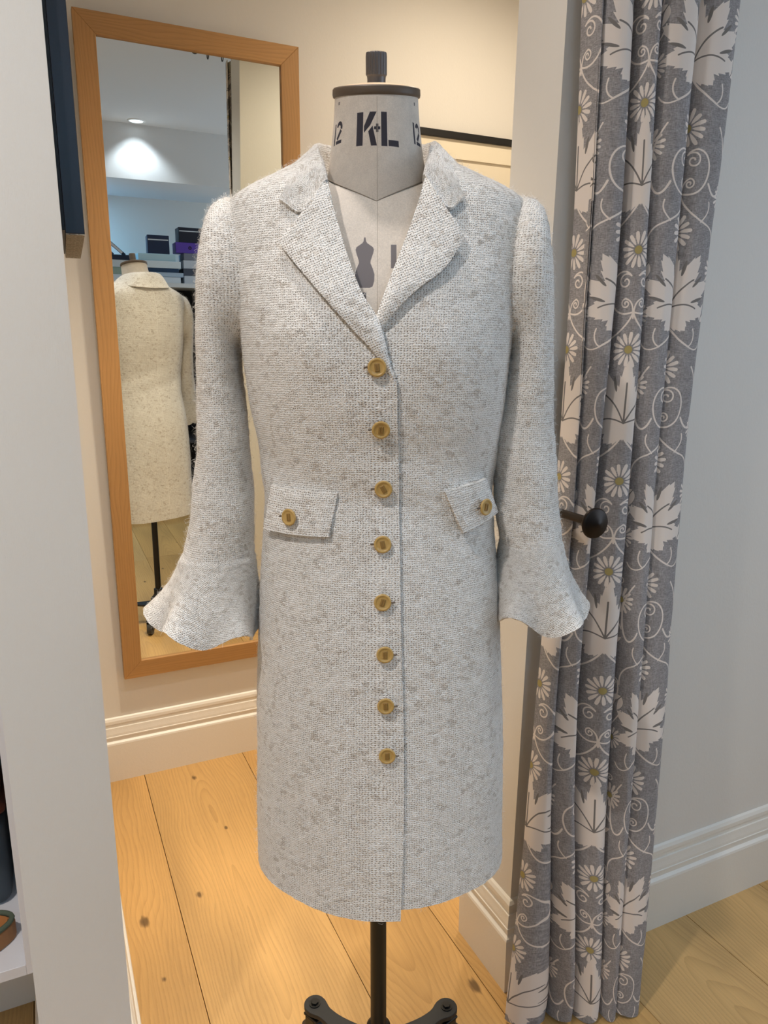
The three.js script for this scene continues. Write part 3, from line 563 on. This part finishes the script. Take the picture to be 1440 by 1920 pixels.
  fibres(bodyL, 9000, 0.011); fibres(bodyR, 9000, 0.011); for (const s of sleeves) fibres(s, 6500, 0.011); fibres(cL, 1500, 0.008); fibres(cR, 1500, 0.008);
  const fg = new THREE.BufferGeometry(); fg.setAttribute('position', new THREE.Float32BufferAttribute(pos, 3)); fg.setIndex(idx); fg.computeVertexNormals();
  const fz = mesh('loose_fibres', fg, std(0xf3efe9, 1, { side: THREE.DoubleSide }), t); fz.userData.kind = 'stuff';
}

// ---------------------------------------------------------------- curtain
const curtainTex = (() => {
  const TWm = 0.34, THm = 0.386, W = 1224, H = 1390, S = W / TWm, c = document.createElement('canvas'); c.width = W; c.height = H; const g = c.getContext('2d');
  const a = noise2(601, 612, 700), b = noise2(602, 50, 50), im = g.createImageData(W, H);
  for (let y = 0; y < H; y++) for (let x = 0; x < W; x++) { const v = 1 + (a(x / 12, y / 1.5) - 0.5) * 0.30 + (a(x / 1.5 + 40, y / 14) - 0.5) * 0.22 + (b(x / W * 50, y / H * 50) - 0.5) * 0.06, k = (y * W + x) * 4; im.data[k] = 148 * v; im.data[k + 1] = 144 * v; im.data[k + 2] = 144 * v; im.data[k + 3] = 255; }
  g.putImageData(im, 0, 0);
  const cream = '#e6dbd2', grey = '#7b7672', ochre = '#aa9a62';
  const r = mulberry(55);
  const daisy = (x, y, R, ang) => {
    g.save(); g.translate(x * S, y * S); g.rotate(ang); g.fillStyle = cream;
    for (let k = 0; k < 14; k++) { g.save(); g.rotate(k / 14 * Math.PI * 2); g.beginPath(); const L = R * S * (0.93 + 0.1 * ((k * 7) % 3) / 2); g.moveTo(R * S * 0.26, 0); g.quadraticCurveTo(L * 0.6, -R * S * 0.145, L * 0.93, -R * S * 0.085); g.quadraticCurveTo(L * 1.03, 0, L * 0.93, R * S * 0.085); g.quadraticCurveTo(L * 0.6, R * S * 0.145, R * S * 0.26, 0); g.fill(); g.restore(); }
    g.fillStyle = ochre; g.beginPath(); g.arc(0, 0, R * S * 0.22, 0, 7); g.fill(); g.strokeStyle = grey; g.lineWidth = 1.5; g.stroke(); g.restore();
  };
  const lobe = (ang, L, wd) => {
    g.save(); g.rotate(ang); g.beginPath(); g.moveTo(0, 0); const n = 6, pts = [];
    for (let k = 1; k <= n; k++) { const f = k / n, w = wd * Math.sin(Math.PI * (0.12 + 0.80 * f)) ** 0.8; pts.push([L * (f - 0.02), w], [L * (f - 0.055), w * 0.80]); }
    pts.forEach(([x, y]) => g.lineTo(x * S, y * S)); g.lineTo(L * 1.06 * S, 0); pts.slice().reverse().forEach(([x, y]) => g.lineTo(x * S, -y * S)); g.closePath(); g.fill(); g.restore();
  };
  const line = (pts, w, colr) => { g.strokeStyle = colr || cream; g.lineWidth = w * S; g.lineCap = 'round'; g.beginPath(); g.moveTo(pts[0][0] * S, pts[0][1] * S); for (let k = 1; k + 2 < pts.length + 0; k += 3) g.bezierCurveTo(pts[k][0] * S, pts[k][1] * S, pts[k + 1][0] * S, pts[k + 1][1] * S, pts[k + 2][0] * S, pts[k + 2][1] * S); g.stroke(); };
  const spiral = (x, y, R, dir, start, w = 0.0022) => { g.strokeStyle = cream; g.lineWidth = w * S; g.beginPath(); for (let k = 0; k <= 40; k++) { const f = k / 40, rr = R * (1 - 0.82 * f), an = start + dir * f * 8.2; const px = (x + rr * Math.cos(an)) * S, py = (y + rr * Math.sin(an)) * S; k ? g.lineTo(px, py) : g.moveTo(px, py); } g.stroke(); };
  const bud = (x, y, ang, m) => { g.save(); g.translate(x * S, y * S); g.scale(m, 1); g.rotate(ang); g.fillStyle = cream; for (const s of [-1, 1]) { g.save(); g.rotate(s * 0.42); g.beginPath(); g.moveTo(0, 0); g.quadraticCurveTo(0.012 * S, -0.012 * S * (s < 0 ? 1.2 : 0.5), 0.03 * S, 0); g.quadraticCurveTo(0.012 * S, 0.012 * S * (s > 0 ? 1.2 : 0.5), 0, 0); g.fill(); g.restore(); } line([[0, 0], [0.008, 0], [0.014, 0], [0.02, 0.0]], 0.0016, grey); g.restore(); };
  const leaf = () => {
    g.fillStyle = cream; const up = -Math.PI / 2;
    lobe(up, 0.100, 0.0185); for (const s of [-1, 1]) { lobe(up + s * 0.50, 0.094, 0.0215); lobe(up + s * 1.05, 0.084, 0.022); lobe(up + s * 1.66, 0.070, 0.021); lobe(up + s * 2.4, 0.048, 0.020); }
    g.beginPath(); g.arc(0, -0.012 * S, 0.03 * S, 0, 7); g.fill();
    for (const s of [-1, 1]) {
      line([[0, 0], [s * 0.010, -0.022], [s * 0.022, -0.038], [s * 0.040, -0.047]], 0.0026, grey); line([[0, 0], [s * 0.02, -0.009], [s * 0.034, -0.008], [s * 0.050, 0.000]], 0.0024, grey);
      g.fillStyle = grey; for (const [x, y, q] of [[0.0195, -0.060, 0.22], [0.044, -0.040, 0.74], [0.046, -0.012, 1.25]]) { g.save(); g.translate(s * x * S, y * S); g.rotate(s * q); g.beginPath(); g.ellipse(0, -0.006 * S, 0.0026 * S, 0.013 * S, 0, 0, 7); g.fill(); g.restore(); }
    }
    line([[0, 0], [0, -0.03], [0, -0.045], [0, -0.068]], 0.0028, grey);
  };
  const motif = () => {
    leaf();
    for (const s of [-1, 1]) {
      line([[0, 0.020], [s * 0.006, 0.034], [s * 0.022, 0.052], [s * 0.044, 0.064]], 0.0032);
      line([[s * 0.044, 0.064], [s * 0.054, 0.058], [s * 0.056, 0.046], [s * 0.051, 0.034]], 0.0024); line([[s * 0.044, 0.064], [s * 0.058, 0.072], [s * 0.068, 0.070], [s * 0.074, 0.058]], 0.0024);
      spiral(s * 0.017, 0.150, 0.0135, s > 0 ? 1 : -1, s > 0 ? -2.4 : -0.75, 0.0027); line([[s * 0.007, 0.141], [s * 0.020, 0.124], [s * 0.046, 0.136], [s * 0.044, 0.168]], 0.0028); line([[s * 0.044, 0.168], [s * 0.041, 0.198], [s * 0.022, 0.208], [0, 0.200]], 0.0030);
      line([[0, 0.210], [s * 0.001, 0.192], [s * 0.002, 0.182], [s * 0.014, 0.178]], 0.0027); spiral(s * 0.014, 0.186, 0.0085, s, -1.6, 0.0025);
      line([[0, 0.200], [s * 0.006, 0.220], [s * 0.024, 0.238], [s * 0.052, 0.250]], 0.0030); line([[s * 0.052, 0.250], [s * 0.070, 0.256], [s * 0.078, 0.270], [s * 0.076, 0.290]], 0.0026); line([[s * 0.040, 0.246], [s * 0.052, 0.234], [s * 0.056, 0.226], [s * 0.052, 0.214]], 0.0024);
      // branching stems between the columns
      line([[s * 0.046, 0.186], [s * 0.062, 0.222], [s * 0.080, 0.20], [s * 0.078, 0.150]], 0.0034); line([[s * 0.078, 0.150], [s * 0.074, 0.124], [s * 0.066, 0.110], [s * 0.057, 0.098]], 0.0028); line([[s * 0.078, 0.156], [s * 0.084, 0.128], [s * 0.098, 0.116], [s * 0.090, 0.094]], 0.0028); spiral(s * 0.0835, 0.094, 0.0075, -s, s > 0 ? 0 : 3.1, 0.0024);
      line([[s * 0.079, 0.180], [s * 0.079, 0.15], [s * 0.076, 0.13], [s * 0.075, 0.108]], 0.0024); line([[s * 0.079, 0.184], [s * 0.090, 0.166], [s * 0.098, 0.160], [s * 0.100, 0.146]], 0.0024);
    }
    daisy(0.002, 0.100, 0.031, 0.1); daisy(-0.003, 0.262, 0.031, 0.33); daisy(0.088, 0.322, 0.026, 0.2); daisy(-0.086, 0.012, 0.0225, 0.5);
    bud(-0.070, 0.312, 0.9, -1); bud(0.066, 0.020, -0.9, 1);
  };
  for (const [cx, cy] of [[0.085, 0.13], [0.255, 0.13 + THm / 2]]) for (const ox of [-1, 0, 1]) for (const oy of [-1, 0, 1]) { g.save(); g.translate((cx + ox * TWm) * S, (cy + oy * THm) * S); motif(); g.restore(); }
  const t = new THREE.CanvasTexture(c); t.colorSpace = THREE.SRGBColorSpace; t.wrapS = t.wrapT = THREE.RepeatWrapping; t.repeat.set(1 / TWm, 1 / THm); return t;
})();
{
  const VOFF = 0.012;
  const HY = [0.0, 0.08, 0.58, 1.06, 1.475, 1.83, 2.48];
  const XS = [[0.708, 0.800, 0.868, 0.936, 0.977, 1.049], [0.711, 0.804, 0.871, 0.938, 0.978, 1.049], [0.739, 0.777, 0.848, 0.923, 0.970, 1.047], [0.769, 0.797, 0.844, 0.912, 0.968, 1.045], [0.772, 0.792, 0.862, 0.916, 0.983, 1.057], [0.767, 0.792, 0.867, 0.915, 0.986, 1.070], [0.765, 0.793, 0.868, 0.915, 0.988, 1.075]];
  const ex = [0, 1, 2, 3, 4, 5].map(k => table(HY.map((y, i) => [y, XS[i][k]])));
  const deep = [0.02, 0.034, 0.088, 0.036, 0.014, 0.04], cloth = std(0xffffff, 0.95, { map: curtainTex });
  // depth of the folds' fronts: the leading edge lies back against the wall, the hem kicks forward
  const ZT = [-1.052, -1.03, -1.005, -0.985, -0.975, -0.975], ZB = [-1.0, -0.985, -0.955, -0.94, -0.93, -0.925], NF = 5, PER = 36;
  const ez = (i, y) => lerp(ZB[i], ZT[i], sstep(0, 1.6, y));
  const at = (q, y) => {      // q runs 0..5 across the folds
    const i = Math.min(NF - 1, Math.floor(q)), p = q - i, z0 = ez(i, y), z1 = ez(i + 1, y), x0 = ex[i](y) * z0 / -0.95, x1 = ex[i + 1](y) * z1 / -0.95, w = x1 - x0, dd = lerp(deep[i], deep[i + 1], sstep(0.3, 0.7, p)) * (i === 1 || i === 2 ? lerp(1.35, 1, sstep(0.5, 1.1, y)) : 1);
    const arch = Math.pow(Math.sin(Math.PI * p), 0.38), x = x0 + w * p - 0.075 * w * Math.sin(2 * Math.PI * p);
    const z = lerp(z0, z1, p) - dd * (1 - arch) + 0.012 * Math.sin(Math.PI * p) + 0.003 * Math.sin(y * 4 + i * 1.7);
    return [x + 0.003 * Math.sin(y * 5 + i), Math.max(-1.085, z)];
  };
  const arc = [0]; { let prev = at(0, 1.3); for (let k = 1; k <= NF * PER; k++) { const c = at(k / PER, 1.3); arc.push(arc[k - 1] + Math.hypot(c[0] - prev[0], c[1] - prev[1])); prev = c; } }
  const t = thing('curtain', 'grey floor length curtain printed with cream leaves and daisies', 'curtain', [0, 0, 0]);
  t.position.set(0.9, 0, -0.95);
  const g = sheet(NF * PER, 160, (a, b) => {
    const y = lerp(2.48, 0.008, b), p = at(a * NF, y), s = 0.0016 * perlin.noise(a * 30, y * 9, 1);
    return [p[0] - 0.9, y + 0.006 * Math.sin(a * 25) * sstep(0.1, 0, y), p[1] + s + 0.95];
  }, (a, b, p) => [arc[Math.round(a * NF * PER)] - arc[4 * PER] + 0.085, p[1] + VOFF], 0.003, { flip: true });
  mesh('cloth', g, cloth, t);
  mesh('heading_tape', sheet(NF * PER, 4, (a, b) => { const p = at(a * NF, 2.48); return [p[0] - 0.9, lerp(2.482, 2.44, b), p[1] + 0.95 - 0.004]; }, (a, b) => [a, b], 0.002, { flip: true }), std(0xcfc6b0, 0.9), t);
  // hanging rod, rings
  const rod = thing('curtain_rod', 'short black curtain rod with bracket carrying the printed curtain', 'curtain rod', [0.9, 2.53, -0.975]);
  mesh('rod', cylBetween([-0.16, 0, 0], [0.22, 0, 0], 0.009), blackMetal, rod);
  for (const bx of [0.12, -0.02]) mesh('bracket', cylBetween([bx, 0, 0], [bx, 0, -0.125], 0.006), blackMetal, rod);
  for (let k = 0; k < 5; k++) { const tr = new THREE.TorusGeometry(0.016, 0.0022, 8, 24); tr.rotateY(Math.PI / 2); tr.translate(-0.11 + k * 0.062, -0.008, 0); mesh('ring', tr, blackMetal, rod); }
  for (const x of [-0.165, 0.225]) { const f = new THREE.SphereGeometry(0.014, 16, 12); f.translate(x, 0, 0); mesh('finial', f, blackMetal, rod); }
}
// holdback
{
  const t = thing('curtain_holdback', 'dark bronze disc holdback on a stem gathering the printed curtain', 'holdback', [0.833, 1.047, -1.10]);
  mesh('stem', lathe([[0.019, 0], [0.019, 0.004], [0.0085, 0.008], [0.0075, 0.02], [0.0075, 0.13], [0.0095, 0.138], [0.0095, 0.146]], 24).rotateX(Math.PI / 2), bronze, t);
  mesh('disc', lathe([[0, 0.144], [0.012, 0.144], [0.0235, 0.149], [0.0265, 0.153], [0.0265, 0.156], [0.0235, 0.160], [0.014, 0.161], [0.008, 0.165], [0, 0.166]], 40).rotateX(Math.PI / 2), bronze, t);
}

// ---------------------------------------------------------------- hanging shelf unit beside the partition and its contents
{
  const t = thing('shelf_unit', 'white open shelf unit hung against the partition end', 'shelf', [-0.085, 0.305, -1.5]);
  const up = [[-0.018, 0], [-0.92, -0.902]];
  for (const [a, b] of up) mesh('upright', box(a, b, 0.0, 1.6, 0.0, 0.3, 0.001).scale(1, 1, 1), whiteBoard, t);
  for (const y of [0, 0.46, 0.98, 1.582]) mesh('shelf_board', box(-0.902, -0.018, y, y + 0.02, 0.004, 0.3, 0.001), whiteBoard, t);
}
function shoe(x, z, turn, label) {
  const t = thing('clog_shoe', label, 'shoe', [x, 0.3255, z], turn, 'shoes on the low white shelf');
  const sole = new THREE.Shape(); for (let k = 0; k <= 40; k++) { const a = k / 40 * Math.PI * 2, px = 0.115 * Math.cos(a), w = px > 0 ? 0.045 : 0.034, py = w * Math.sin(a) * (1 - 0.15 * Math.cos(2 * a)); k ? sole.lineTo(px, py) : sole.moveTo(px, py); }
  const sg = new THREE.ExtrudeGeometry(sole, { depth: 0.026, bevelEnabled: true, bevelSize: 0.003, bevelThickness: 0.003, bevelSegments: 3 }).rotateX(-Math.PI / 2); sg.translate(0, 0.003, 0);
  mesh('sole', sg, std(0x9a6d45, 0.7), t);
  mesh('insole', new THREE.ExtrudeGeometry(sole, { depth: 0.003, bevelEnabled: false }).rotateX(-Math.PI / 2).translate(0, 0.032, 0).scale(0.93, 1, 0.9), std(0xb0703a, 0.8), t);
  mesh('rim', new THREE.TubeGeometry(new THREE.CatmullRomCurve3(sole.getPoints(4).slice(0, -1).map(p => new THREE.Vector3(p.x * 0.99, 0.036, -p.y * 0.99)), true), 80, 0.0045, 8, true), std(0x56604e, 0.8), t);
  mesh('strap', sheet(30, 12, (a, b) => { const an = Math.PI * a, x0 = lerp(0.0, 0.06, b); return [x0, 0.032 + 0.042 * Math.sin(an) * (1 - 0.25 * b), 0.044 * Math.cos(an)]; }, (a, b) => [a, b], 0.004), std(0x15110f, 0.6), t);
  return t;
}
shoe(-0.235, -1.268, 0.12, 'tan soled clog with green rim lying on the low white shelf');
{
  const t = thing('felt_bag', 'soft grey felt bag standing behind the clog on the shelf', 'bag', [-0.25, 0.325, -1.41]);
  mesh('bag_body', box(-0.14, 0.125, 0, 0.17, -0.07, 0.045, 0.02), std(0x4d555c, 0.95), t);
  mesh('handle', tube([[-0.06, 0.165, 0], [-0.05, 0.20, 0.01], [0.04, 0.20, 0.01], [0.05, 0.165, 0]], 0.006), std(0x3b4147, 0.9), t);
  const k = (name, label, y, h, c, z) => { const p = thing(name, label, 'folded knit', [-0.25, y, -1.40], 0); for (let i = 0; i < 2; i++) { const g = new RoundedBoxGeometry(0.27 - i * 0.012, h / 2, 0.15, 4, h / 4.2); const q = g.attributes.position; for (let j = 0; j < q.count; j++) q.setY(j, q.getY(j) + 0.004 * perlin.noise(q.getX(j) * 30, i * 5, q.getZ(j) * 30)); g.computeVertexNormals(); g.translate(0, h / 4 + i * h / 2, 0.01); mesh('fold', g, std(c, 1), p); } };
  k('folded_scarf', 'rust brown scarf folded on the grey bag', 0.5385, 0.05, 0x5a2c1c);
  k('folded_jumper', 'dark teal knitted jumper folded on the rust scarf', 0.592, 0.15, 0x123844);
}

// ---------------------------------------------------------------- high shelf behind the camera, seen in the mirror
{
  const SY = 1.70, SZ = 1.32;
  const t = thing('storage_cupboard', 'dark open storage cupboard under the cluttered shelf seen in the mirror', 'cupboard', [1.0, 0, 1.6]);
  mesh('top_board', box(-1.3, 1.4, SY - 0.03, SY, -0.28, 0.3), std(0xcfd2d4, 0.6), t);
  for (const x of [-1.28, -0.4, 0.5, 1.36]) mesh('upright', box(x - 0.01, x + 0.01, 0, SY - 0.03, -0.26, 0.3), std(0x34343a, 0.7), t);
  for (const y of [0.1, 0.5, 0.9, 1.3]) mesh('inner_shelf', box(-1.28, 1.36, y, y + 0.02, -0.24, 0.29), std(0x3a3a40, 0.7), t);
  mesh('back_board', box(-1.28, 1.36, 0, SY - 0.03, 0.285, 0.3), std(0x232329, 0.8), t);
  const pile = (name, label, cat, x, z, parts, turn = 0, y = SY) => { const p = thing(name, label, cat, [x, y, z], turn, undefined); let h = 0; for (const [w, hh, d, c, dx = 0] of parts) { mesh('sheaf', box(-w / 2 + dx, w / 2 + dx, h, h + hh, -d / 2, d / 2, Math.min(0.004, hh / 3)), std(c, 0.8), p); h += hh; } return p; };
  pile('paper_stack', 'pile of pale papers and folders beneath the navy box file', 'papers', 0.90, 1.48, [[0.30, 0.045, 0.22, 0xe3e8ec], [0.32, 0.03, 0.24, 0xaebfd0, 0.01], [0.28, 0.03, 0.22, 0x27405e], [0.31, 0.05, 0.23, 0xdfe9ee], [0.27, 0.05, 0.2, 0xb9d6df, -0.01]]);
  pile('paper_stack', 'pile of grey folders beneath the purple box file', 'papers', 1.18, 1.5, [[0.2, 0.06, 0.22, 0xd2d5da], [0.21, 0.05, 0.23, 0x4a4f5c], [0.2, 0.06, 0.22, 0xc9ced6], [0.19, 0.05, 0.21, 0x7a7f8c]]);
  pile('paper_stack', 'low pile of pattern books beside the leaning swatch books', 'papers', 0.55, 1.5, [[0.34, 0.05, 0.24, 0xdfe5e8], [0.3, 0.05, 0.22, 0x9fb3a6], [0.33, 0.05, 0.24, 0xcfd8de], [0.32, 0.035, 0.24, 0x1e2b40]]);
  const boxFile = (label, x, y, w, h, c, turn, stripe) => { const p = thing('box_file', label, 'box file', [x, y, 1.46], turn, undefined); mesh('case', box(-w / 2, w / 2, 0, h, -0.06, 0.08, 0.003), std(c, 0.5), p); if (stripe) mesh('label_strip', box(-w / 2 + 0.006, w / 2 - 0.006, h * 0.72, h * 0.78, -0.0612, -0.0602), std(0xd8dde2, 0.6), p); else { const o = new THREE.TorusGeometry(0.009, 0.003, 8, 24); o.translate(0.02, h / 2, -0.061); mesh('finger_hole', o, std(0x15121a, 0.6), p); } };
  boxFile('navy box file with white stripe on the pale papers', 0.91, 1.906, 0.155, 0.13, 0x1a2a48, 0.06, true);
  boxFile('purple box file with round finger hole on the grey folders', 1.115, 1.921, 0.17, 0.075, 0x5b3fa8, 0, false);
  boxFile('black box file with white stripe on the purple box file', 1.14, 1.997, 0.17, 0.105, 0x141a2c, 0, true);
  const lean = (label, x, z, rz, w, c) => { const p = thing('swatch_book', label, 'swatch book', [x, SY + 0.187, z], 0.2, 'swatch books leaning on the high shelf'); const q = new THREE.Group(); q.name = 'book'; q.rotation.z = rz; p.add(q); mesh('cover', box(0, 0.022, 0, w, -0.09, 0.09, 0.002), std(c, 0.7), q); mesh('pages', box(0.003, 0.019, 0.003, w - 0.003, -0.093, 0.086), std(0xd9dbe0, 0.9), q); };
  lean('dark swatch book leaning over on the pattern books', 0.66, 1.47, 0.85, 0.2, 0x1c2438); lean('lilac swatch book leaning over on the pattern books', 0.58, 1.47, 1.0, 0.19, 0x9a9cd0); lean('pale green swatch book leaning over on the pattern books', 0.52, 1.47, 1.2, 0.17, 0xb8ccc8);
  // blue-white strip lamp under the bulkhead
  const l = thing('strip_lamp', 'slim cool white strip lamp under the bulkhead above the high shelf', 'lamp', [0.0, 2.356, 1.5]);
  mesh('housing', box(-0.4, 0.4, -0.02, 0, -0.02, 0.02), std(0xdddddd, 0.5), l);
  mesh('lamp_tube', box(-0.39, 0.39, -0.024, -0.0202, -0.015, 0.015), new THREE.MeshStandardMaterial({ color: 0x222222, emissive: new THREE.Color().setRGB(0.45, 0.75, 1.0), emissiveIntensity: 2.5 }), l);
  const ra = new THREE.RectAreaLight(new THREE.Color().setRGB(0.36, 0.72, 1.1), 150, 0.78, 0.03); ra.position.set(0, -0.027, 0); ra.rotation.x = -Math.PI / 2; l.add(ra);
}
renderer.render(scene, camera);
